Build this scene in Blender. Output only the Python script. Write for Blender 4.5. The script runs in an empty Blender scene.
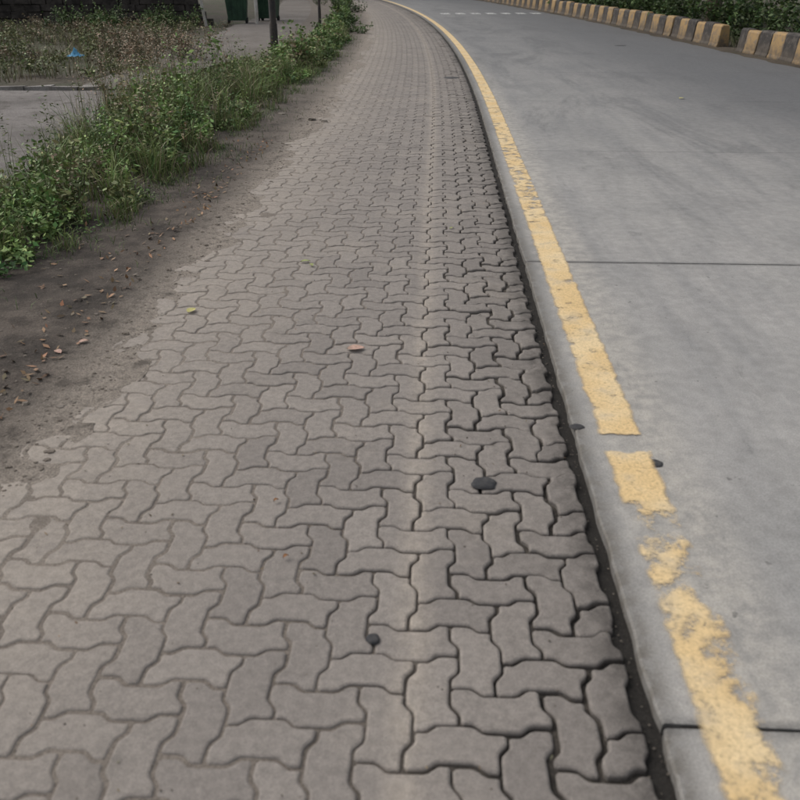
import bpy, math, random
import numpy as np
from mathutils import Vector, noise as mn
random.seed(7); rng=np.random.default_rng(7)
scene=bpy.context.scene
scene.view_settings.view_transform='Standard'; scene.view_settings.look='None'; scene.view_settings.exposure=0

# ---------------------------------------------------------------- helpers
def slope(Y): return .043 if Y<10 else max(-.75,.043-.0042*(Y-10))
YS=[-6.0]; SS=[-6.0]; XS=[.56+.043*-6]
while YS[-1]<190:
    y=YS[-1]; m=slope(y+.05)
    YS.append(y+.1); XS.append(XS[-1]+m*.1); SS.append(SS[-1]+.1*math.sqrt(1+m*m))
YS=np.array(YS);XS=np.array(XS);SS=np.array(SS)
def frame(s,t):
    """road coordinates (s along, t to the right of the pavement/road joint) -> world XY"""
    s=np.asarray(s,float);t=np.asarray(t,float)
    Y=np.interp(s,SS,YS);X=np.interp(s,SS,XS)
    m=np.where(Y<10,.043,np.maximum(-.75,.043-.0042*(Y-10)))
    n=np.sqrt(1+m*m)
    return X+t/n, Y-t*m/n
def link(o): scene.collection.objects.link(o); return o
def mesh_obj(name,verts,faces,mat=None,attrs=None,smooth=False,mats=None,midx=None):
    me=bpy.data.meshes.new(name)
    me.from_pydata([tuple(map(float,v)) for v in verts],[],faces)
    for k,(ty,data) in (attrs or {}).items():
        a=me.attributes.new(k,ty,'POINT')
        d=np.asarray(data,dtype=np.float32).ravel()
        a.data.foreach_set({'FLOAT':'value','FLOAT_VECTOR':'vector','FLOAT_COLOR':'color'}[ty],d)
    if mats:
        for m in mats: me.materials.append(m)
        if midx is not None: me.polygons.foreach_set('material_index',midx)
    elif mat: me.materials.append(mat)
    if smooth: me.polygons.foreach_set('use_smooth',[True]*len(me.polygons))
    me.update()
    return link(bpy.data.objects.new(name,me))
def fn(x,y,z=0.): return mn.noise(Vector((x,y,z)))
def sheet(name,S,T,zf,mat,smooth=True,world=False,extra=None):
    V=[];ST=[];EX=[]
    for s in S:
        ts=T(s) if callable(T) else T
        if world: xs,ys=np.array(ts),np.full(len(ts),s)
        else: xs,ys=frame(np.full(len(ts),s),ts)
        for t,x,y in zip(ts,xs,ys):
            V.append((x,y,zf(s,t))); ST.append((s,t,0))
            if extra: EX.append(extra(s,t))
    n=len(T(S[0]) if callable(T) else T)
    F=[]
    for i in range(len(S)-1):
        for j in range(n-1):
            a=i*n+j
            F.append((a,a+1,a+n+1,a+n))
    at={'st':('FLOAT_VECTOR',ST)}
    if extra: at['cov']=('FLOAT',EX)
    return mesh_obj(name,V,F,mat,at,smooth)
class M:
    def __init__(s,name,rough=.9):
        s.m=bpy.data.materials.new(name); s.m.use_nodes=True
        s.nt=s.m.node_tree; s.nt.nodes.clear()
        s.out=s.nt.nodes.new('ShaderNodeOutputMaterial')
        s.b=s.nt.nodes.new('ShaderNodeBsdfPrincipled'); s.b.inputs['Roughness'].default_value=rough
        s.b.inputs['Specular IOR Level'].default_value=.25
        s.nt.links.new(s.b.outputs[0],s.out.inputs[0])
    def L(s,a,i):
        if isinstance(a,(int,float)): i.default_value=a
        elif isinstance(a,tuple):
            i.default_value=a if len(a)==4 or i.type=='VECTOR' else (*a,1)
        else: s.nt.links.new(a,i)
    def at(s,n,o='Vector'):
        k=s.nt.nodes.new('ShaderNodeAttribute'); k.attribute_name=n; return k.outputs[o]
    def pos(s): return s.nt.nodes.new('ShaderNodeNewGeometry').outputs['Position']
    def scale(s,v,sc):
        k=s.nt.nodes.new('ShaderNodeVectorMath');k.operation='MULTIPLY';s.L(v,k.inputs[0]);k.inputs[1].default_value=sc;return k.outputs[0]
    def noise(s,v,sc,det=4,ro=.6,dist=0):
        k=s.nt.nodes.new('ShaderNodeTexNoise');s.L(v,k.inputs['Vector']);k.inputs['Scale'].default_value=sc
        k.inputs['Detail'].default_value=det;k.inputs['Roughness'].default_value=ro;k.inputs['Distortion'].default_value=dist
        return k.outputs['Fac']
    def mr(s,v,a,b,c=0.,d=1.):
        k=s.nt.nodes.new('ShaderNodeMapRange');k.interpolation_type='SMOOTHSTEP'
        s.L(v,k.inputs[0]);k.inputs[1].default_value=a;k.inputs[2].default_value=b;k.inputs[3].default_value=c;k.inputs[4].default_value=d
        return k.outputs[0]
    def ma(s,op,a,b=0.,c=0.):
        k=s.nt.nodes.new('ShaderNodeMath');k.operation=op;s.L(a,k.inputs[0]);s.L(b,k.inputs[1])
        if op in('MULTIPLY_ADD',):s.L(c,k.inputs[2])
        return k.outputs[0]
    def mix(s,a,b,f,mode='MIX'):
        k=s.nt.nodes.new('ShaderNodeMix');k.data_type='RGBA';k.blend_type=mode
        s.L(f,k.inputs[0]);s.L(a,k.inputs[6]);s.L(b,k.inputs[7]);return k.outputs[2]
    def xyz(s,v):
        k=s.nt.nodes.new('ShaderNodeSeparateXYZ');s.L(v,k.inputs[0]);return k.outputs
    def bright(s,col,f):
        k=s.nt.nodes.new('ShaderNodeVectorMath');k.operation='SCALE';s.L(col,k.inputs[0]) if not isinstance(col,tuple) else setattr(k.inputs[0],'default_value',col);s.L(f,k.inputs['Scale']);return k.outputs[0]
    def fin(s,col,bump=None,st=.4,dist=.01,alpha=None):
        s.L(col,s.b.inputs['Base Color'])
        if bump is not None:
            k=s.nt.nodes.new('ShaderNodeBump');k.inputs['Strength'].default_value=st;k.inputs['Distance'].default_value=dist
            s.L(bump,k.inputs['Height']);s.nt.links.new(k.outputs[0],s.b.inputs['Normal'])
        if alpha is not None: s.L(alpha,s.b.inputs['Alpha'])
        return s.m

# ---------------------------------------------------------------- materials
def mat_paver():
    m=M('paver_concrete',.88); st=m.at('st'); p=m.pos(); x=m.xyz(st); t=x[1]
    r=m.at('rnd','Fac')
    col=m.mix((.205,.183,.166),(.258,.230,.206),r)
    n1=m.noise(p,1.3,5,.65); n2=m.noise(p,9,5,.7); n3=m.noise(p,230,3,.7)
    left=m.mr(t,-2.15,-.9,1,0)
    d=m.ma('ABSOLUTE',m.ma('ADD',t,m.ma('MULTIPLY_ADD',n1,.10,.55)))
    streak=m.ma('MULTIPLY',m.mr(d,0,.085,1,0),m.mr(n2,.3,.65,.4,1))
    sand=m.ma('MAXIMUM',m.ma('MULTIPLY',left,m.mr(n1,.3,.65,.5,1)),streak)
    sand=m.ma('MAXIMUM',sand,m.ma('MULTIPLY',m.mr(n1,.5,.7),.5))
    col=m.mix(col,(.33,.288,.245),m.ma('MULTIPLY',sand,m.mr(n2,.25,.6,.45,.95)))
    st_=m.ma('MULTIPLY',m.mr(t,-.6,-.03,0,1),m.mr(n1,.36,.6,.3,1))
    st2=m.mr(m.noise(p,2.6,6,.72,.5),.55,.72,0,.45)
    col=m.mix(col,(.08,.072,.064),m.ma('MULTIPLY',m.ma('MAXIMUM',m.ma('MULTIPLY',st_,m.mr(n2,.35,.62,.25,.9)),st2),.55))
    edge=m.mr(t,-.16,-.04,0,.7)
    col=m.mix(col,(.05,.044,.04),m.ma('MULTIPLY',edge,m.mr(n2,.3,.6,.3,1)))
    col=m.bright(col,m.mr(n3,.3,.7,.82,1.16))
    col=m.bright(col,m.mr(m.noise(p,38,4,.7),.3,.7,.86,1.12))
    h=m.ma('ADD',m.noise(p,300,3,.7),m.ma('MULTIPLY',m.noise(p,45,3,.6),.8))
    return m.fin(col,h,.45,.004)
def mat_joint():
    m=M('joint_sand',.95);st=m.at('st');t=m.xyz(st)[1];p=m.pos()
    n=m.noise(p,5,5,.7);
    col=m.mix((.185,.158,.134),(.034,.03,.026),m.mr(t,-1.1,-.25,0,1))
    col=m.mix(col,(.25,.215,.18),m.ma('MULTIPLY',m.mr(t,-2.1,-1.1,1,.25),m.mr(n,.4,.6)))
    col=m.mix(col,(.03,.027,.024),m.mr(t,-.09,-.04))
    col=m.bright(col,m.mr(m.noise(p,140,3,.7),.3,.7,.7,1.3))
    return m.fin(col,m.noise(p,160,4,.7),.8,.008)
def mat_road():
    m=M('road_concrete',.82);st=m.at('st');x=m.xyz(st);s=x[0];t=x[1];p=m.pos()
    n1=m.noise(p,.8,5,.6);n2=m.noise(m.scale(st,(.22,2.2,1)),1.6,5,.65);n3=m.noise(p,170,3,.75);n4=m.noise(p,14,5,.7)
    n5=m.noise(m.scale(st,(.35,1.2,1)),.9,6,.7,.8)
    col=m.mix((.27,.262,.25),(.345,.33,.312),m.mr(n1,.3,.7))
    col=m.mix(col,(.215,.212,.21),m.ma('MULTIPLY',m.mr(n2,.42,.68),.55))
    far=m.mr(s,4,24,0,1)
    col=m.mix(col,(.105,.106,.110),m.ma('MULTIPLY',m.mr(t,1.0,4.4,.12,.95),m.mr(s,2.5,13,.12,.95)))  # tree shade painted into the road colour, deeper to the right and farther off
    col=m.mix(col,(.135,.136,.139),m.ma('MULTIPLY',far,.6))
    col=m.mix(col,(.11,.11,.112),m.ma('MULTIPLY',m.mr(n5,.48,.66,0,.5),m.mr(s,3,10,.2,1)))
    dd=m.ma('ABSOLUTE',m.ma('ADD',t,-.24))
    col=m.mix(col,(.40,.37,.325),m.ma('MULTIPLY',m.ma('MULTIPLY',m.mr(dd,.05,.27,1,0),m.mr(n4,.3,.7,.25,.75)),m.mr(s,6,20,1,.3)))
    col=m.mix(col,(.13,.118,.102),m.ma('MULTIPLY',m.mr(t,.0,.08,1,0),m.mr(n4,.35,.6,.35,.95)))
    q=m.ma('PINGPONG',m.ma('ADD',s,-1.37),1.75)
    col=m.mix(col,(.11,.106,.102),m.ma('MULTIPLY',m.ma('MULTIPLY',m.mr(q,.004,.04,1,0),m.mr(n4,.3,.6,.15,.8)),m.mr(s,5.5,8,1,.1)))
    col=m.mix(col,(.14,.138,.135),m.mr(m.noise(m.scale(st,(.8,3.,1)),2.7,7,.75,.6),.57,.74,0,.5))
    col=m.mix(col,(.09,.085,.08),m.mr(m.noise(p,22,3,.6),.68,.75,0,.6))
    col=m.bright(col,m.mr(n3,.3,.7,.82,1.16))
    col=m.bright(col,m.mr(n4,.3,.7,.88,1.09))
    h=m.ma('ADD',m.noise(p,210,3,.8),m.ma('MULTIPLY',m.noise(m.scale(st,(60,6,1)),2,3),.5))
    return m.fin(col,h,.35,.004)
def mat_paint(name,c1,c2,edge):
    m=M(name,.75);st=m.at('st');p=m.pos();t=m.xyz(st)[1];cov=m.at('cov','Fac')
    n=m.noise(p,11,6,.62);nb=m.noise(p,3.5,3,.5);nf=m.noise(p,110,4,.7)
    v=m.ma('ADD',m.ma('MULTIPLY',n,.75),m.ma('MULTIPLY',nf,.25))
    thr=m.ma('MULTIPLY_ADD',cov,.40,.30)
    a=m.mr(m.ma('SUBTRACT',thr,v),-.06,.09)
    if edge:
        d=m.ma('ABSOLUTE',m.ma('ADD',t,-.172))
        d=m.ma('ADD',d,m.ma('MULTIPLY_ADD',n,.05,-.025))
        a=m.ma('MULTIPLY',a,m.mr(d,.064,.088,1,0))
    a=m.ma('MULTIPLY',a,m.mr(m.noise(p,60,4,.7),.28,.5,.6,.94))
    col=m.mix(c1,c2,m.mr(nb,.35,.65))
    col=m.bright(col,m.mr(nf,.3,.7,.82,1.1))
    col=m.mix(col,(.36,.31,.25),m.mr(m.noise(p,7,6,.7),.48,.72,0,.5))
    return m.fin(col,nf,.2,.003,a)
def mat_soil():
    m=M('soil',.95);st=m.at('st');x=m.xyz(st);t=x[1];p=m.pos()
    n=m.noise(p,2.2,6,.7);n2=m.noise(p,18,5,.7);n3=m.noise(p,120,4,.75)
    col=m.mix((.048,.04,.034),(.125,.103,.086),m.mr(n,.35,.65))
    col=m.mix(col,(.19,.163,.137),m.mr(x[0],6,14,0,.6))
    col=m.mix(col,(.29,.25,.21),m.ma('MULTIPLY',m.mr(t,-2.4,-1.98,0,1),m.mr(n2,.28,.58,.35,1)))
    col=m.mix(col,(.19,.16,.135),m.mr(n2,.55,.7,0,.5))
    col=m.mix(col,(.038,.031,.026),m.mr(m.noise(p,4.5,5,.7),.56,.66,0,.6))
    col=m.bright(col,m.mr(n3,.3,.7,.6,1.35))
    return m.fin(col,m.ma('ADD',n3,m.ma('MULTIPLY',n2,2)),.8,.01)
def mat_ground(name,a,b,c,sc=1.,bump=.8):
    m=M(name,.95);p=m.pos()
    n=m.noise(p,.35*sc,6,.65);n2=m.noise(p,3*sc,6,.72);n3=m.noise(p,60,4,.75)
    col=m.mix(a,b,m.mr(n,.38,.62));col=m.mix(col,c,m.mr(n2,.5,.68,0,.75))
    col=m.bright(col,m.mr(n3,.3,.7,.7,1.3))
    return m.fin(col,m.ma('ADD',n3,n2),bump,.02)
def mat_leaf(name='leaves'):
    m=M(name,.6);c=m.at('col','Color')
    m.L(c,m.b.inputs['Base Color'])
    return m.m
def mat_simple(name,c,c2=None,sc=8,rough=.8,bump=.3,nsc=40):
    m=M(name,rough);p=m.pos();c2=c2 or tuple(v*.6 for v in c)
    col=m.mix(c,c2,m.mr(m.noise(p,sc,6,.7),.38,.66))
    col=m.bright(col,m.mr(m.noise(p,nsc,3,.7),.3,.7,.8,1.15))
    return m.fin(col,m.noise(p,nsc,4,.7),bump,.006)
PAV=mat_paver();JNT=mat_joint();ROAD=mat_road();SOIL=mat_soil()
YEL=mat_paint('yellow_road_paint',(.70,.50,.25),(.76,.585,.34),True)
WHT=mat_paint('white_road_paint',(.62,.62,.6),(.7,.7,.68),False)
LEAF=mat_leaf()
BARK=mat_simple('bark',(.10,.075,.055),(.04,.03,.024),6,.95,.9,30)

# ---------------------------------------------------------------- ground & yard
GRD=mat_ground('ground',(.085,.07,.055),(.065,.07,.04),(.13,.11,.085))
mesh_obj('ground',[(-600,-600,-.09),(600,-600,-.09),(600,600,-.09),(-600,600,-.09)],[(0,1,2,3)],GRD)
YARD=mat_ground('yard_concrete',(.125,.112,.104),(.20,.182,.17),(.07,.06,.05),1.6,.5)
def zy(s,t): return -.03+.02*fn(t*.5,s*.5)+.006*fn(t*4,s*4)
sheet('yard',np.arange(1,13.4,.2),np.arange(-22,-2.6,.2),zy,YARD,world=True)
PATHM=mat_ground('path_dirt',(.18,.16,.145),(.14,.123,.108),(.10,.085,.068),1.4,.5)
def tp(s):
    c=np.interp(s,[13.4,17,23,36,60],[-4.6,-4.3,-3.9,-4.2,-6]);w=np.interp(s,[13.4,17,23,36,60],[.5,.8,1.35,1.3,1.3])
    k=np.linspace(-1,1,14);return c+w*k*(1+.18*fn(s*.8,1.7)+.1*fn(s*2.5,5))
sheet('dirt_path',np.arange(13.5,60,.3),tp,lambda s,t:-.035+.02*fn(t,s*.6,3),PATHM,world=True)

# ---------------------------------------------------------------- pavement base + pavers
Sn=np.concatenate([np.arange(-4,16,.05),np.arange(16,60,.25),np.arange(60,150,2)])
def low(s,t): return .006*fn(s*.6,t*.9)
def zj(s,t):
    b=np.interp(t,[-2.3,-1.4,-.8,-.3,-.04,.04],[-.0020,-.0038,-.007,-.015,-.024,-.028])
    return float(b)+.0018*fn(s*7,t*7)+.0015*fn(s*1.7,t*1.7,5)+low(s,t)
sheet('pavement_bed',Sn,np.linspace(-2.5,.05,50),zj,JNT)

U=.1125;A=.10;OFF=-.036
def outline(i,j,kind):
    if kind=='h': cs=[(0,0),(1,0),(2,0),(2,1),(1,1),(0,1)]
    elif kind=='v': cs=[(0,0),(1,0),(1,1),(1,2),(0,2),(0,1)]
    else: cs=[(0,0),(1,0),(1,1),(0,1)]
    cs=[(i+a,j+b) for a,b in cs];P=[];n=len(cs)
    for k in range(n):
        p=cs[k];q=cs[(k+1)%n]
        P.append((p[0]+A*(-1)**p[1],p[1]+A*(-1)**p[0]))
        if p[1]==q[1]:
            d=q[0]-p[0]
            P.append((p[0]+d*.38,p[1]+A*(-1)**p[0]));P.append((p[0]+d*.62,p[1]+A*(-1)**q[0]))
        else:
            d=q[1]-p[1]
            P.append((p[0]+A*(-1)**p[1],p[1]+d*.38));P.append((p[0]+A*(-1)**q[1],p[1]+d*.62))
    return np.array(P)*U
def soften(P,k=.15):
    Q=np.roll(P,-1,0);return np.stack([P*(1-k)+Q*k,P*k+Q*(1-k)],1).reshape(-1,2)
def inset(P,g):
    e1=P-np.roll(P,1,0);e2=np.roll(P,-1,0)-P
    e1/=np.maximum(np.linalg.norm(e1,axis=1,keepdims=True),1e-6);e2/=np.maximum(np.linalg.norm(e2,axis=1,keepdims=True),1e-6)
    n1=np.stack([-e1[:,1],e1[:,0]],1);n2=np.stack([-e2[:,1],e2[:,0]],1)
    n=n1+n2;n/=np.maximum((n*n).sum(1,keepdims=True)/2,.5)
    return P+n*g
V=[];F=[];ST=[];R=[]
NJ=int(58/U)
for j in range(-30,NJ):
    for i in range(-22,0):
        k=(i-j)%4
        if k==0: kind='h' if i<-1 else 'c'
        elif k==3: kind='v'
        else: continue
        s0=j*U;t0=i*U
        if t0<-2.2+.12*fn(s0*.9,3.3)*2: continue
        fine=s0<11
        P=outline(i,j,kind);P[:,0]+=OFF
        c=P.mean(0)
        edge=max(0,min(1,(c[0]+.6)/.5))*(.55+.45*(1 if fn(s0*.8,c[0]*2,3)>-.1 else 0))
        g=.0024+.0036*edge+abs(random.gauss(0,.001))
        P=P+np.array([random.gauss(0,.001+.0022*edge),random.gauss(0,.001+.0022*edge)])
        ra=random.gauss(0,.006+.012*edge);D=P-c;P=c+np.stack([D[:,0]-ra*D[:,1],D[:,1]+ra*D[:,0]],1)
        lim=-.034+.004*fn(c[1]*9,0)
        rings=[]
        for gg,z in((g,-.035),(g,-.0060),(g+.0025,-.0021),(g+.0070,0)):
            Q=inset(P,gg)
            if fine:
                Q=soften(Q)
                if z<0: Q=Q+np.array([[.0016*fn(q[0]*60,q[1]*60,1),.0016*fn(q[0]*60,q[1]*60,9)] for q in Q])
            Q[:,0]=np.minimum(Q[:,0],lim-gg);rings.append((Q,z))
        if not fine: rings=[rings[0],rings[1],rings[3]]
        h=random.gauss(0,.0010+.002*edge)-.004*edge+low(c[1],c[0])
        tx=random.gauss(0,.005+.018*edge);ty=random.gauss(0,.005+.018*edge)
        base=len(V);n=len(rings[0][0]);r=min(1,max(0,random.gauss(.5,.24)))
        for Q,z in rings:
            t=Q[:,0]; s=Q[:,1]
            X,Y=frame(s,t)
            zz=z+h+(t-c[0])*tx+(s-c[1])*ty
            V.extend(zip(X,Y,zz));ST.extend(zip(s,t,zz*0));R.extend([r]*n)
        m=len(rings)
        for q in range(m-1):
            for e in range(n):
                a=base+q*n+e;b=base+q*n+(e+1)%n
                F.append((a,b,b+n,a+n))
        F.append(tuple(range(base+(m-1)*n,base+m*n)))
mesh_obj('paver_pavement',V,F,PAV,{'st':('FLOAT_VECTOR',ST),'rnd':('FLOAT',R)})
FARP=mat_simple('far_pavement',(.22,.197,.175),(.17,.152,.135),2,.9,.4,30)
sheet('distant_pavement',np.arange(57.6,150,2),np.linspace(-2.2,-.04,6),lambda s,t:.003,FARP)

# ---------------------------------------------------------------- road slabs
tr=lambda s:float(np.interp(s,[-4,16,20,30,40,60],[6.15,6.1,5.85,5.6,5.45,5.5]))
s0=1.37-3.5*2;V=[];F=[];ST=[]
while s0<150:
    L=3.5;gw=.006 if s0<4 else (.0045 if s0<6 else .0025)
    g2=.006 if s0+L<4 else (.0045 if s0+L<6 else .0025)
    ss=np.concatenate([[s0+gw],np.arange(s0+.06,s0+L-.03,.05 if s0<12 else .5),[s0+L-g2]])
    rows=[]
    for s in ss:
        j0=.009*fn(s*6,1.1)+.006*fn(s*25,7.7) if s<14 else 0
        if s-s0<.03 or s0+L-s<.03: j0+=.008
        tt=[j0,j0,j0+.006,.3,.9,1.7,2.6,3.5,4.4,5.2,tr(s),tr(s)]
        X,Y=frame(np.array([s]*12)+(.004*np.array([fn(q*5,s0) for q in tt]) if (s==ss[0] or s==ss[-1]) else 0),tt)
        row=[]
        for k in range(12):
            z=.011+.002*fn(s*.7,tt[k])
            if k in(0,11): z=-.06
            if k==1: z-=.006
            row.append(len(V));V.append((X[k],Y[k],z));ST.append((s,tt[k],0))
        rows.append(row)
    for a,b in zip(rows[:-1],rows[1:]):
        for k in range(11): F.append((a[k],a[k+1],b[k+1],b[k]))
    for row,fl in((rows[0],1),(rows[-1],0)):
        lw=[]
        for k in row[1:-1]:
            lw.append(len(V));V.append((V[k][0],V[k][1],-.06));ST.append(ST[k])
        up=row[1:-1]
        for k in range(len(up)-1):
            F.append((up[k],lw[k],lw[k+1],up[k+1]) if fl else (up[k],up[k+1],lw[k+1],lw[k]))
    s0+=L
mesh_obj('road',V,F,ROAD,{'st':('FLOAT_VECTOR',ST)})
DARK=mat_simple('joint_dirt',(.035,.031,.028),(.018,.016,.014),10)
sheet('road_bed',np.concatenate([np.arange(-4,14,.1),np.arange(14,150,1)]),np.linspace(.051,6.0,30),lambda s,t:.003+.003*fn(s*8,t*8),DARK)

SY=np.concatenate([np.arange(-3,9,.02),np.arange(9,150,.25)])
def cov(s,t):
    c=np.interp(s,[-3,1.0,1.35,1.6,1.78,1.86,2.0,2.06,2.12,2.24,2.32,2.60,2.66,2.72,2.77,3.2,4.0,4.6,5.5,5.8,6.5,7.5,9,12,20],
                  [.6,.68,.74,.70,.62,.54,.62,.62,.30,.38,.92,.95,-.3,-.3,.95,.82,.78,.88,.92,.80,.60,.64,.70,.78,.88])
    if s<2.07: c-=.26*max(0,min(1,(t-.19)/.05))
    return float(c)
sheet('yellow_edge_line',SY,np.linspace(.08,.264,9),lambda s,t:.0155+.002*fn(s*.7,t),YEL,extra=cov)
V=[];F=[];ST=[];C=[]
for q,t0 in enumerate(np.arange(1.0,4.9,.62)):
    for s,t in((36.2,t0),(36.2,t0+.36),(37.1,t0+.36),(37.1,t0)):
        X,Y=frame(s,t);V.append((X,Y,.017));ST.append((s,t,0));C.append(.62)
    F.append((4*q,4*q+1,4*q+2,4*q+3))
mesh_obj('white_road_marking',V,F,WHT,{'st':('FLOAT_VECTOR',ST),'cov':('FLOAT',C)})

# ---------------------------------------------------------------- soil verges
def Tv(s):
    e=-1.84+.15*fn(s*1.1,.5)+.12*fn(s*3.3,.9)+.05*fn(s*9,2)
    return np.concatenate([np.linspace(-4.3,-2.6,14),np.linspace(-2.55,e,26)])
def zv(s,t):
    d=np.interp(t,[-4.3,-3,-2.45,-2.2,-2.05,-1.9,-1.75],[-.02,.03,.018,.010,.003,-.002,-.012])
    return float(d)+.009*fn(s*1.8,t*1.8)+.006*fn(s*6,t*6,2)+.003*fn(s*19,t*19,4)
sheet('soil_verge',np.concatenate([np.arange(-4,18,.05),np.arange(18,60,.3),np.arange(60,150,3)]),Tv,zv,SOIL)
sheet('roadside_soil',np.concatenate([np.arange(-4,70,.3),np.arange(70,150,3)]),lambda s:tr(s)+np.linspace(-.12,6,26),
      lambda s,t:float(np.interp(t-tr(s),[-.12,-.02,.3,1.5,6],[.004,.02,.03,.02,.1]))+.02*fn(s*1.5,t*1.5),
      mat_ground('roadside_soil',(.06,.048,.036),(.09,.072,.054),(.05,.052,.03)))

# ---------------------------------------------------------------- vegetation tools
def rand_dirs(n,up=.0):
    a=rng.normal(size=(n,3));a[:,2]+=up;return a/np.linalg.norm(a,axis=1,keepdims=True)
class Veg:
    def __init__(s): s.V=[];s.F=[];s.C=[];s.n=0
    def leaves(s,c,L,W,col,flat=.9):
        n=len(c)
        a=rand_dirs(n);a[:,2]*=.55;a/=np.linalg.norm(a,axis=1,keepdims=True)
        u=rand_dirs(n,flat);b=np.cross(u,a);b/=np.maximum(np.linalg.norm(b,axis=1,keepdims=True),1e-5)
        L=np.broadcast_to(L,(n,))[:,None];W=np.broadcast_to(W,(n,))[:,None]
        q=np.stack([c-a*L/2,c+b*W/2-a*L*.08,c+a*L/2,c-b*W/2-a*L*.08],1).reshape(-1,3)
        s.V.append(q);s.C.append(np.repeat(col,4,0))
        s.F.extend([(k,k+1,k+2,k+3) for k in range(s.n,s.n+4*n,4)]);s.n+=4*n
    def blades(s,b,H,lean,W,col):
        n=len(b);th=rng.uniform(0,2*np.pi,n);d=np.stack([np.cos(th),np.sin(th),np.zeros(n)],1)
        w=np.stack([-np.sin(th),np.cos(th),np.zeros(n)],1)*np.broadcast_to(W,(n,))[:,None]/2
        ph=rng.uniform(0,2*np.pi,n);w=np.stack([w[:,0]*np.cos(ph)-w[:,1]*np.sin(ph),w[:,0]*np.sin(ph)+w[:,1]*np.cos(ph),w[:,2]],1)
        H=np.broadcast_to(H,(n,))[:,None];ln=np.broadcast_to(lean,(n,))[:,None]
        z=np.array([[0,0,1.]])
        m=b+z*H*.6+d*ln*H*.3;t=b+z*H*(1-.25*ln)+d*ln*H
        q=np.stack([b-w,b+w,m+w*.8,m-w*.8,t],1).reshape(-1,3)
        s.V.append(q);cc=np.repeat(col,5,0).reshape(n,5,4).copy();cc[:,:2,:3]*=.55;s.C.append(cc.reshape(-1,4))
        for k in range(s.n,s.n+5*n,5): s.F.append((k,k+1,k+2,k+3));s.F.append((k+3,k+2,k+4))
        s.n+=5*n
    def obj(s,name,mat=None):
        return mesh_obj(name,np.concatenate(s.V),s.F,mat or LEAF,{'col':('FLOAT_COLOR',np.concatenate(s.C))})
def cols(n,base,var=.25,tint=None):
    c=np.ones((n,4));k=1+rng.normal(0,var,n).clip(-.6,.8)
    c[:,:3]=np.array(base)[None]*k[:,None]
    c[:,0]*=1+rng.normal(0,.12,n).clip(-.3,.4)
    return c.clip(0,.9)
def weed(v,x,y,z,H,Rr,base,nst=8,nl=15,ls=.035):
    th=rng.uniform(0,2*np.pi,nst);rr=Rr*np.sqrt(rng.uniform(.05,1,nst));h=H*rng.uniform(.6,1.1,nst)*(1-.35*(rr/Rr)**2)
    f=rng.uniform(.12,1,(nst,nl))**.8
    px=x+np.cos(th)[:,None]*rr[:,None]*f**.8;py=y+np.sin(th)[:,None]*rr[:,None]*f**.8;pz=z+h[:,None]*f
    c=np.stack([px,py,pz],2).reshape(-1,3)+rng.normal(0,.022,(nst*nl,3))
    c[:,2]=np.maximum(c[:,2],z+.01)
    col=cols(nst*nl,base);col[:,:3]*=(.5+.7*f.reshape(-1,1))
    L=ls*rng.uniform(.6,1.4,nst*nl)
    v.leaves(c,L,L*rng.uniform(.35,.6,nst*nl),col)
    b=np.stack([np.full(nst,x)+rng.normal(0,.02,nst),np.full(nst,y)+rng.normal(0,.02,nst),np.full(nst,z)],1)
    v.blades(b,h,rr/np.maximum(h,.05),.006,cols(nst,(.08,.10,.04)))
GREEN=(.150,.222,.070);OLIVE=(.19,.21,.09);DRY=(.32,.26,.17);DKG=(.055,.10,.032)
XNx=[0,3,4.65,5.72,9.6,16,23,60];XNv=[-3.2,-2.75,-2.35,-2.0,-1.78,-1.42,-1.42,-3.2]
XFx=[0,4,7,9,11.5,13,16,20,25,60];XFv=[-4.0,-3.3,-3.05,-3.2,-3.45,-3.05,-2.35,-2.05,-2.0,-4.0]
XN=lambda y:float(np.interp(y,XNx,XNv)+.2*fn(y*1.3,33))
XF=lambda y:float(np.interp(y,XFx,XFv))
HH=lambda y:float(np.interp(y,[0,4,6,8,11,13,16,22,60],[.34,.36,.44,.58,.70,.56,.42,.36,.3]))
v=Veg()
for q in range(700):
    y=rng.uniform(1.5,26) if q<600 else rng.uniform(26,58)
    a,b=XN(y),XF(y);u=rng.uniform(0,1)
    x=a+(b-a)*u;prof=min(1,.35+u*1.6)*min(1,.5+(1-u)*2)
    dn=fn(x*1.5,y*1.4,9)
    if dn<-.16 and u<.6: continue
    H=HH(y)*prof*rng.uniform(.45,1.3)*(1+dn*1.3)
    base=np.array(GREEN)*(1+.8*fn(x*1.1,y*.9,4))
    if rng.uniform()<.24: base=np.array(OLIVE)*rng.uniform(.7,1.1)
    if rng.uniform()<.10: base=np.array(DKG)*1.4
    if rng.uniform()<.05: base=np.array(DRY)*.8
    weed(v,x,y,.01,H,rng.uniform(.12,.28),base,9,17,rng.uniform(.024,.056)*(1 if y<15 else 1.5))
for q in range(560):
    y=rng.uniform(1.8,25);u=rng.uniform(-.05,1.05);a,b=XN(y),XF(y);x=a+(b-a)*u;n=int(rng.uniform(35,75))
    H=HH(y)*rng.uniform(.5,1.15)*(.45 if u<.12 else 1)
    c=cols(n,np.array((.18,.24,.08))*rng.uniform(.6,1.2),.25);dr=rng.uniform(size=n)<.22;c[dr,:3]=np.array(DRY)*rng.uniform(.6,1.1,(dr.sum(),1))
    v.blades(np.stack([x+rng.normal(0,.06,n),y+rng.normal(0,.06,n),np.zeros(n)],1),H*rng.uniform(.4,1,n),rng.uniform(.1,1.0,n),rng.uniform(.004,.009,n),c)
n=6500;y=rng.uniform(2.5,24,n);x=np.interp(y,XNx,XNv)+.2*np.array([fn(q*1.3,33) for q in y])+rng.exponential(.12,n)
k=np.array([fn(p*2.1,7) for p in y])>-.05
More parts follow.
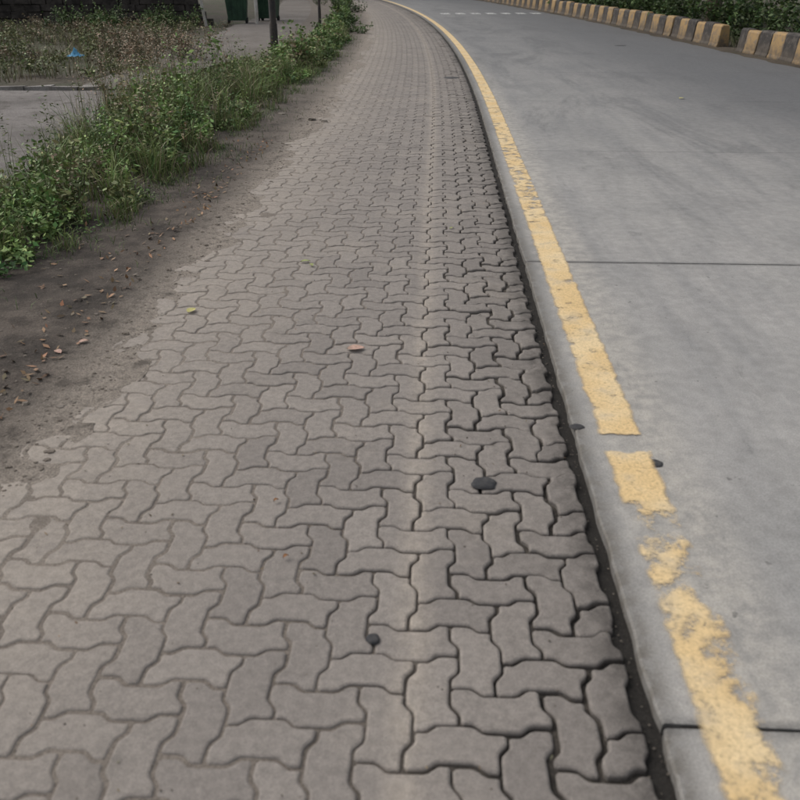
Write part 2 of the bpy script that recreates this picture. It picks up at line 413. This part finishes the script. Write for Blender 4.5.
x=x[k];y=y[k];n=len(x)
v.blades(np.stack([x,y,np.full(n,.01)],1),rng.uniform(.02,.10,n),rng.uniform(.3,1.5,n),.005,cols(n,(.13,.18,.07),.3))
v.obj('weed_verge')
v=Veg()
for q in range(95):
    y=rng.uniform(8.5,13);x=rng.uniform(XF(y)-.1,XF(y)+.6)
    b=np.array([[x,y,0]])+rng.normal(0,.03,(5,3))*[1,1,0]
    v.blades(b,rng.uniform(.5,.85,5),rng.uniform(.05,.4,5),.006,cols(5,(.2,.18,.09)))
    H=rng.uniform(.5,.82);c=np.array([[x,y,H]])+rng.normal(0,1,(18,3))*[.03,.03,.07]
    v.leaves(c,.026,.011,cols(18,(.33,.255,.185)),.2)
for q in range(30):
    x=rng.uniform(-3.4,-2.5);y=rng.uniform(4.6,8)
    b=np.array([[x,y,0]])+rng.normal(0,.02,(3,3))*[1,1,0]
    H=rng.uniform(.4,.66)
    v.blades(b,H,rng.uniform(.05,.3,3),.005,cols(3,(.12,.14,.06)))
    c=np.array([[x,y,H*.85]])+rng.normal(0,1,(16,3))*[.02,.02,.09]
    v.leaves(c,.035,.012,cols(16,(.12,.15,.06)),.2)
v.obj('tall_weeds')
v=Veg()
for q in range(560):
    y=rng.uniform(13.2,29);x=rng.uniform(-16,-4.4)
    if -5.4<x and 17<y: continue
    d=fn(x*.45,y*.45,11)
    if d<-.10: continue
    green=fn(x*.35,y*.5,21)>-.05
    base=np.array(OLIVE)*.8 if green else np.array(DRY)*.55
    weed(v,x,y,-.05,rng.uniform(.18,.5)*(1+d),rng.uniform(.2,.45),base,8,13,.06)
n=14000;y=rng.uniform(13.4,29,n);x=rng.uniform(-16,-4.6,n);k=~((x>-5.6)&(y>17));x=x[k];y=y[k]
k=np.array([fn(p*.45,q*.45,11) for p,q in zip(x,y)])>-.2;x=x[k];y=y[k];n=len(x)
c=cols(n,OLIVE,.3);dr=rng.uniform(size=n)<.5;c[dr,:3]=np.array(DRY)*rng.uniform(.45,.9,(dr.sum(),1))
v.blades(np.stack([x,y,np.full(n,-.06)],1),rng.uniform(.08,.32,n),rng.uniform(.1,.8,n),.013,c)
v.obj('rough_grass')
for (bx,by,bh) in((-5.0,16.6,.85),(-4.5,18.6,.8),(-6.0,19.5,.9)):
    v=Veg()
    for q in range(16):
        weed(v,bx+rng.normal(0,.35),by+rng.normal(0,.35),-.05,bh*rng.uniform(.6,1),.3,np.array((.24,.185,.125))*rng.uniform(.6,1.2),9,13,.05)
    v.obj('dry_shrub')
for (bx,by,bh,r) in((-1.75,25.5,.5,.45),(-1.95,30,.5,.45),(-2.3,38,.7,.6),(-3.1,46,.9,.8),(-9.5,27.5,.9,1.3),(-14,26,1.1,1.6),(-7.5,28.5,.8,.8),(-12,24,.8,1.2)):
    v=Veg()
    for q in range(16):
        weed(v,bx+rng.normal(0,r*.5),by+rng.normal(0,r*.5),-.05,bh*rng.uniform(.6,1),.35,np.array((.09,.14,.045))*rng.uniform(.5,1.1),10,16,.07)
    v.obj('bush')
for q in range(24):
    s=9+q*2.6+rng.normal(0,.5);t=tr(s)+rng.uniform(1.9,3.8);X,Y=frame(s,t);H=rng.uniform(.9,2.0)
    v=Veg()
    for w in range(15):
        weed(v,float(X)+rng.normal(0,.7),float(Y)+rng.normal(0,.8),.02,H*rng.uniform(.5,1),.55,np.array((.05,.08,.024))*rng.uniform(.5,1.7),10,17,.11)
    v.obj('bush')
v=Veg();n=9000;s=rng.uniform(5,60,n);t=np.array([tr(a) for a in s])+.5+rng.uniform(0,1.6,n)
X,Y=frame(s,t);v.blades(np.stack([X,Y,np.full(n,.01)],1),rng.uniform(.08,.35,n),rng.uniform(.1,.9,n),.014,cols(n,(.08,.10,.04),.4))
v.obj('roadside_grass')

# ---------------------------------------------------------------- trees
def tube(P,Rr,V,F,seg=9,seed=0):
    base=len(V)
    for k,(p,r) in enumerate(zip(P,Rr)):
        p=Vector(p);d=(Vector(P[min(k+1,len(P)-1)])-Vector(P[max(k-1,0)])).normalized()
        a=d.orthogonal().normalized();b=d.cross(a)
        for e in range(seg):
            th=2*math.pi*e/seg;rr=r*(1+(.14*math.sin(3*th+seed+k*.4) if seed else 0))
            V.append(tuple(p+a*math.cos(th)*rr+b*math.sin(th)*rr))
    for k in range(len(P)-1):
        for e in range(seg):
            a=base+k*seg+e;b=base+k*seg+(e+1)%seg;F.append((a,b,b+seg,a+seg))
def tree_meshes(seed,H=8):
    random.seed(seed);V=[];F=[];tips=[]
    P=[(0,0,-.2)];R=[.26];p=Vector((0,0,0));
    for k in range(1,7):
        p=Vector((p.x+random.gauss(0,.08),p.y+random.gauss(0,.08),k*H*.07));P.append(tuple(p));R.append(.24-.018*k)
    tube(P,R,V,F,11,seed)
    def limb(p,d,L,r,lev):
        Q=[tuple(p)];RR=[r];q=Vector(p);dd=Vector(d)
        for k in range(5):
            dd=(dd+Vector((random.gauss(0,.16),random.gauss(0,.16),random.gauss(.04,.1)))).normalized();q=q+dd*L/5
            Q.append(tuple(q));RR.append(r*(1-.16*(k+1)))
            if lev<2 and k>=1 and random.random()<.75:
                nd=(dd+Vector((random.gauss(0,.7),random.gauss(0,.7),random.gauss(.1,.4)))).normalized()
                limb(q,nd,L*.55,r*.5,lev+1)
            if lev>0 and k>=2: tips.append(tuple(q))
        tips.append(tuple(q));tube(Q,RR,V,F,7,seed)
    for k in range(7):
        th=k*2*math.pi/7+random.gauss(0,.3)
        limb(P[-1 - (k%2)],(math.cos(th)*.9,math.sin(th)*.9,random.uniform(.35,1.2)),H*.42,.13,0)
    v=Veg();tp=np.array(tips)
    for c in tp:
        n=60;w=c+rng.normal(0,.36,(n,3))*[1.1,1.1,.75]
        v.leaves(w,rng.uniform(.11,.22,n),rng.uniform(.06,.11,n),cols(n,np.array((.055,.09,.028))*rng.uniform(.6,1.5),.25),.6)
    a=mesh_obj('tree_trunk_src',V,F,BARK,smooth=True).data
    b=v.obj('tree_leaves_src').data
    for o in list(scene.collection.objects):
        if o.name.endswith('_src'): bpy.data.objects.remove(o)
    return a,b
TM=[tree_meshes(3),tree_meshes(12)]
def tree(x,y,rot,sc,k):
    e=link(bpy.data.objects.new('tree',None));e.location=(x,y,0);e.rotation_euler=(0,0,rot);e.scale=(sc,)*3
    for nm,me in zip(('trunk','foliage'),TM[k]):
        o=link(bpy.data.objects.new(nm,me));o.parent=e
tree(9.6,27.5,.3,1.,0);tree(11.3,17.5,2.,1.1,1);tree(9.2,36,4,1.1,1);tree(8.6,45,1.,1.05,0);tree(6.5,57,2.5,1.2,1)
tree(2,74,1,1.3,0);tree(-14,38,1.7,1.3,1);tree(-8,62,.1,1.4,1);tree(-22,50,2.1,1.6,0)

# ---------------------------------------------------------------- striped barrier
def mat_bar(name,c,c2):
    m=M(name,.8);p=m.pos();z=m.xyz(p)[2]
    n=m.noise(p,7,6,.75)
    col=m.mix(c,c2,m.mr(n,.48,.62))
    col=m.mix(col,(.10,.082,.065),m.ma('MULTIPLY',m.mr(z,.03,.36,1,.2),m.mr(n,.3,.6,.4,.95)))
    return m.fin(col,m.noise(p,40,4,.7),.4,.01)
BY=mat_bar('barrier_yellow',(.38,.25,.115),(.24,.185,.13));BK=mat_bar('barrier_black',(.035,.032,.032),(.10,.09,.08))
def barrier(s0,s1):
    V=[];F=[];I=[];k=0;s=s0
    while s<s1-.2:
        a,b=s+.012,min(s+.55,s1)-.012
        dt=random.gauss(0,.01);dz=random.gauss(0,.014);H=.50+dz
        prof=[(-.02,-.1),(-.02,.05),(.0,.10),(.035,H-.04),(.065,H),(.205,H),(.235,H-.04),(.27,.10),(.27,-.1)]
        base=len(V);n=len(prof)
        for ss,ins in((a,.018),(a+.02,0),(b-.02,0),(b,.018)):
            for (q,z) in prof:
                qq=.13+(q-.13)*(1-ins*4)
                X,Y=frame(ss,tr(ss)+.22+qq+dt);V.append((X,Y,z-ins*(z>.2)))
        for r in range(3):
            for e in range(n-1):
                c=base+r*n+e;F.append((c,c+n,c+n+1,c+1));I.append(k%2)
        F.append(tuple(range(base,base+n)));I.append(k%2)
        F.append(tuple(range(base+4*n-1,base+3*n-1,-1)));I.append(k%2)
        s+=.55;k+=1
    mesh_obj('striped_road_barrier',V,F,mats=[BY,BK],midx=I)
barrier(2,19.4);barrier(20.4,95)

# ---------------------------------------------------------------- left-hand structures
METAL=mat_simple('pole_metal',(.028,.026,.026),(.05,.04,.033),5,.6,.2)
def pole(x,y,r,H,arm=True):
    V=[];F=[]
    tube([(0,0,-.1),(0,0,.6),(0,0,.62),(0,0,H*.6),(0,0,H)],[r*1.15,r*1.15,r,r*.85,r*.65],V,F,14,0)
    tube([(0,0,-.05),(0,0,.05),(0,0,.07)],[r*2.1,r*2.1,r*1.3],V,F,14,0)
    if arm:
        tube([(0,0,H-.05),(.3,0,H+.25),(.9,0,H+.4),(1.5,0,H+.42)],[r*.5,r*.45,r*.4,r*.4],V,F,10,0)
        tube([(1.4,0,H+.42),(1.5,0,H+.43),(2.0,0,H+.42),(2.1,0,H+.40)],[.03,.11,.10,.04],V,F,12,0)
    o=mesh_obj('street_lamp' if arm else 'metal_post',V,F,METAL,smooth=True);o.location=(x,y,0)
pole(-2.62,18.6,.072,6.5);pole(-2.4,27,.04,3.2,False)
STN=mat_simple('wall_stone',(.06,.052,.047),(.025,.022,.02),2.5,.95,.9,12)
V=[];F=[]
def boxv(x0,x1,y0,y1,z0,z1,jit=0,V=V,F=F):
    b=len(V)
    for z in(z0,z1):
        for (x,y) in((x0,y0),(x1,y0),(x1,y1),(x0,y1)):
            V.append((x+random.gauss(0,jit),y+random.gauss(0,jit),z+random.gauss(0,jit)))
    for f in((0,3,2,1),(4,5,6,7),(0,1,5,4),(1,2,6,5),(2,3,7,6),(3,0,4,7)): F.append(tuple(b+q for q in f))
z=-.1
for r in range(9):
    h=.22;x=-26+random.uniform(0,.3)
    while x<-6.9:
        w=random.uniform(.3,.6);boxv(x+.012,x+w-.012,30.6+random.gauss(0,.02),31,z+.01,z+h-.01,.012);x+=w
    z+=h
boxv(-26,-6.9,30.55,31.05,z,z+.12)
boxv(-26,-6.95,30.7,30.95,-.1,z-.01)
mesh_obj('stone_wall',V,F,STN)
BIN=mat_simple('bin_green_plastic',(.035,.075,.045),(.02,.045,.03),4,.5,.1);RUB=mat_simple('rubber',(.02,.02,.02))
def bin_(x,y,rot):
    V=[];F=[];I=[]
    def fr(pr,m=0):
        b=len(V)
        for (hx,hy,z) in pr:
            for (a,c) in((-1,-1),(-.8,-1.06),(.8,-1.06),(1,-1),(1,1),(-1,1)): V.append((a*hx,c*hy,z))
        for k in range(len(pr)-1):
            for e in range(6):
                q=b+k*6+e;w=b+k*6+(e+1)%6;F.append((q,w,w+6,q+6));I.append(m)
        F.append(tuple(range(b+6*len(pr)-6,b+6*len(pr))));I.append(m)
        F.append(tuple(range(b+5,b-1,-1)));I.append(m)
    fr([(.30,.27,.10),(.31,.28,.14),(.38,.34,.95),(.42,.38,.96),(.42,.38,1.02),(.39,.35,1.03)])
    fr([(.43,.40,1.035),(.43,.40,1.07),(.36,.33,1.13)])
    for a in(-.2,0,.2):
        b=len(V)
        for z,hy in((.2,.295),(.85,.365)):
            for dx,dy in((-.02,0),(-.02,-.03),(.02,-.03),(.02,0)): V.append((a+dx,-hy+dy,z))
        for e in range(4): F.append((b+e,b+(e+1)%4,b+4+(e+1)%4,b+4+e));I.append(0)
    for sx in(-.3,.3):
        for sy in(-.2,.22):
            b=len(V);N=14
            for dx in(-.03,.03):
                for e in range(N): V.append((sx+dx,sy+.09*math.cos(2*math.pi*e/N),.09+.09*math.sin(2*math.pi*e/N)))
            for e in range(N): F.append((b+e,b+(e+1)%N,b+N+(e+1)%N,b+N+e));I.append(1)
            F.append(tuple(range(b,b+N)));I.append(1);F.append(tuple(range(b+2*N-1,b+N-1,-1)));I.append(1)
    o=mesh_obj('garbage_bin',V,F,mats=[BIN,RUB],midx=I);o.location=(x,y,-.05);o.rotation_euler=(0,0,rot)
bin_(-5.6,31.2,.1);bin_(-4.75,32.6,-.2)
WP=mat_simple('white_painted_post',(.50,.48,.45),(.35,.32,.28),6)
V=[];F=[];tube([(0,0,-.1),(-.1,0,.7),(-.3,0,1.6)],[.05,.05,.045],V,F,10,0)
o=mesh_obj('leaning_white_post',V,F,WP);o.location=(-6.5,30.2,0)
V=[];F=[];tube([(0,0,-.1),(0,0,.5),(0,0,1.1)],[.06,.06,.055],V,F,10,0)
o=mesh_obj('white_bollard',V,F,WP);o.location=(-4.85,30.6,0)
V=[];F=[]
for q in range(14):
    x=-10.4+q*.42;y0=13.35+random.gauss(0,.02)
    boxv(x+.008,x+.412,y0,y0+.2,-.09,.005+random.gauss(0,.01),.008,V,F)
mesh_obj('yard_kerb',V,F,mat_simple('kerb_concrete',(.27,.25,.235),(.17,.155,.14),3))
V=[];F=[];N=12
for i in range(N):
    for j in range(N):
        a=i/(N-1)-.5;b=j/(N-1)-.5
        V.append((a*.27+.03*fn(i*.8,j*.8,8),b*.24,.03+.13*max(0,.8-2.*math.hypot(a,b))*(1+1.6*fn(i*.9,j*.9))+.05*abs(fn(i*1.3,j*1.3,3))))
for i in range(N-1):
    for j in range(N-1): a=i*N+j;F.append((a,a+N,a+N+1,a+1))
o=mesh_obj('blue_plastic_bag',V,F,mat_simple('blue_plastic',(.12,.34,.52),(.08,.26,.42),9,.4));o.location=(-6.0,16.4,.15)

# ---------------------------------------------------------------- small things on the ground
def rocks(name,pts,mat):
    V=[];F=[]
    for (x,y,z,r) in pts:
        b=len(V);n=6
        for k,(h,w) in enumerate(((0,.9),(.35,1.),(.7,.7))):
            for e in range(n):
                th=2*math.pi*e/n+.3*k;q=w*r*random.uniform(.75,1.15);V.append((x+math.cos(th)*q,y+math.sin(th)*q*.85,z+h*r*random.uniform(.8,1.1)-.3*r))
        for k in range(2):
            for e in range(n): a=b+k*n+e;c=b+k*n+(e+1)%n;F.append((a,c,c+n,a+n))
        F.append(tuple(range(b+2*n,b+3*n)))
    mesh_obj(name,V,F,mat)
P=[]
for q in range(1500):
    s=rng.uniform(1.5,12);t=-1.95-rng.exponential(.22)
    X,Y=frame(s,t);P.append((float(X),float(Y),zv(s,t),float(rng.uniform(.003,.010)) if q%30 else float(rng.uniform(.012,.024))))
rocks('gravel',P,mat_simple('gravel',(.21,.178,.146),(.11,.09,.073),20))
P=[]
for q in range(1500):
    s=rng.uniform(.6,9);t=-rng.uniform(.04,2.1) if q%3 else -.02+rng.normal(0,.02)
    X,Y=frame(s,t);P.append((float(X),float(Y),low(s,t)-.001 if q%3 else -.018,float(rng.uniform(.0012,.004))))
rocks('grit',P,mat_simple('grit',(.17,.145,.12),(.06,.05,.04),30))
rocks('broken_concrete',[(-1.05,10.25,0,.07),(-.9,10.15,0,.05),(-1.22,10.3,0,.05),(-1.45,10.6,.0,.08),(-1.40,2.98,0,.022),(-1.36,3.02,0,.016),(-1.46,2.93,0,.018),(-1.33,2.9,0,.012)],mat_simple('rubble',(.22,.19,.16),(.1,.085,.07),10))
def leaf(name,x,y,L,W,rot,mat,z=.006):
    V=[];F=[];N=9
    for k in range(N):
        u=k/(N-1);w=W/2*math.sin(math.pi*u**.85)**.8+.0004
        for c in(-1,0,1): V.append(((u-.5)*L,c*w,.004*abs(c)+.006*math.sin(u*3)+.002*fn(k,c)))
    for k in range(N-1):
        for c in range(2): a=k*3+c;F.append((a,a+3,a+4,a+1))
    o=mesh_obj(name,V,F,mat,smooth=True);o.location=(x,y,z);o.rotation_euler=(0,0,rot)
LY=mat_simple('leaf_yellow',(.46,.42,.15),(.34,.31,.12),30,.6);LG=mat_simple('leaf_green',(.24,.30,.10),(.3,.28,.12),30,.6)
LP=mat_simple('leaf_pink_brown',(.48,.30,.24),(.36,.24,.18),30,.6);LO=mat_simple('leaf_orange_brown',(.26,.12,.05),(.12,.07,.04),30,.7)
leaf('fallen_leaf',-1.10,4.05,.065,.045,1.2,LY);leaf('fallen_leaf',-.584,4.87,.06,.03,.2,LG);leaf('fallen_leaf',-.54,4.80,.045,.025,2.,LG)
leaf('fallen_leaf',-.21,3.56,.085,.055,.1,LP);leaf('fallen_leaf',-.42,2.3,.02,.010,.7,LO)
leaf('fallen_leaf',.36,5.6,.04,.02,.7,LG);leaf('fallen_leaf',-1.52,3.62,.05,.03,.5,LP,.015);leaf('fallen_leaf',-1.6,3.5,.05,.03,2.5,LP,.015);leaf('fallen_leaf',-.35,2.0,.02,.012,.7,LO)
leaf('fallen_leaf',3.9,12.,.1,.06,.7,LY,.02)
v=Veg();n=420
s=rng.uniform(2.5,9,n);t=-2.25-rng.exponential(.22,n);X,Y=frame(s,t)
z=np.array([zv(a,b) for a,b in zip(s,t)])+.008
c=cols(n,(.20,.125,.07),.4);v.leaves(np.stack([X,Y,z],1),rng.uniform(.02,.055,n),rng.uniform(.01,.025,n),c,4.)
n=220;s=rng.uniform(1,12,n);t=-rng.uniform(.0,2.0,n);X,Y=frame(s,t)
v.leaves(np.stack([X,Y,np.array([low(a,b) for a,b in zip(s,t)])+.003],1),rng.uniform(.006,.02,n),rng.uniform(.003,.008,n),cols(n,(.16,.12,.07),.5),6.)
v.obj('leaf_litter',mat_leaf('dead_leaf'))
BLK=mat_simple('flattened_rubber',(.035,.035,.038),(.06,.057,.055),25,.7)
def blot(name,x,y,r,asp,z,h=.003):
    V=[(0,0,h)];F=[];N=24
    for k,(f,zz) in enumerate(((.6,h*.95),(.9,h*.6),(1,-.004))):
        for e in range(N):
            th=2*math.pi*e/N;q=r*f*(1+.22*fn(math.cos(th)*1.3+x*9,math.sin(th)*1.3+y*5)+.08*fn(math.cos(th)*4+x*9,math.sin(th)*4));V.append((math.cos(th)*q*asp,math.sin(th)*q,zz))
    for e in range(N):
        F.append((0,1+e,1+(e+1)%N))
        for k in range(2): a=1+k*N+e;b=1+k*N+(e+1)%N;F.append((a,a+N,b+N,b))
    o=mesh_obj(name,V,F,BLK,smooth=True);o.location=(x,y,z)
blot('flattened_rubber_scrap',.293,2.415,.038,1.2,.004);blot('flattened_rubber_scrap',-.073,1.66,.02,1.,.002)
blot('flattened_rubber_scrap',.93,2.53,.028,.9,.012);blot('flattened_rubber_scrap',.695,2.80,.022,1.3,.012)
blot('flattened_rubber_scrap',.85,14.6,.12,1.2,.004);blot('flattened_rubber_scrap',5.2,21.,.12,1.2,.012)

# ---------------------------------------------------------------- light, sky, camera
w=bpy.data.worlds.new('World');scene.world=w;w.use_nodes=True;nt=w.node_tree
bg=nt.nodes['Background'];sk=nt.nodes.new('ShaderNodeTexSky');sk.sky_type='NISHITA';sk.sun_disc=False
EL,RO=math.radians(48),math.radians(-60)
sk.sun_elevation=EL;sk.sun_rotation=RO;sk.dust_density=3;sk.air_density=1.2
hs=nt.nodes.new('ShaderNodeHueSaturation');hs.inputs['Saturation'].default_value=.3
nt.links.new(sk.outputs[0],hs.inputs['Color']);nt.links.new(hs.outputs[0],bg.inputs[0]);bg.inputs[1].default_value=.15
sd=bpy.data.lights.new('sun','SUN');sd.energy=1.4;sd.angle=math.radians(40);sd.color=(1,.96,.9)
so=link(bpy.data.objects.new('sun',sd))
d=Vector((math.sin(RO)*math.cos(EL),math.cos(RO)*math.cos(EL),math.sin(EL)));so.rotation_euler=d.to_track_quat('Z','Y').to_euler()
cd=bpy.data.cameras.new('camera');cd.lens=36.9;cd.sensor_width=36;cd.clip_end=2000;cd.clip_start=.05
cd.dof.use_dof=True;cd.dof.focus_distance=7;cd.dof.aperture_fstop=4
co=link(bpy.data.objects.new('camera',cd));co.location=(0,0,1.6);co.rotation_euler=(math.radians(90-27.7),0,0)
scene.camera=co
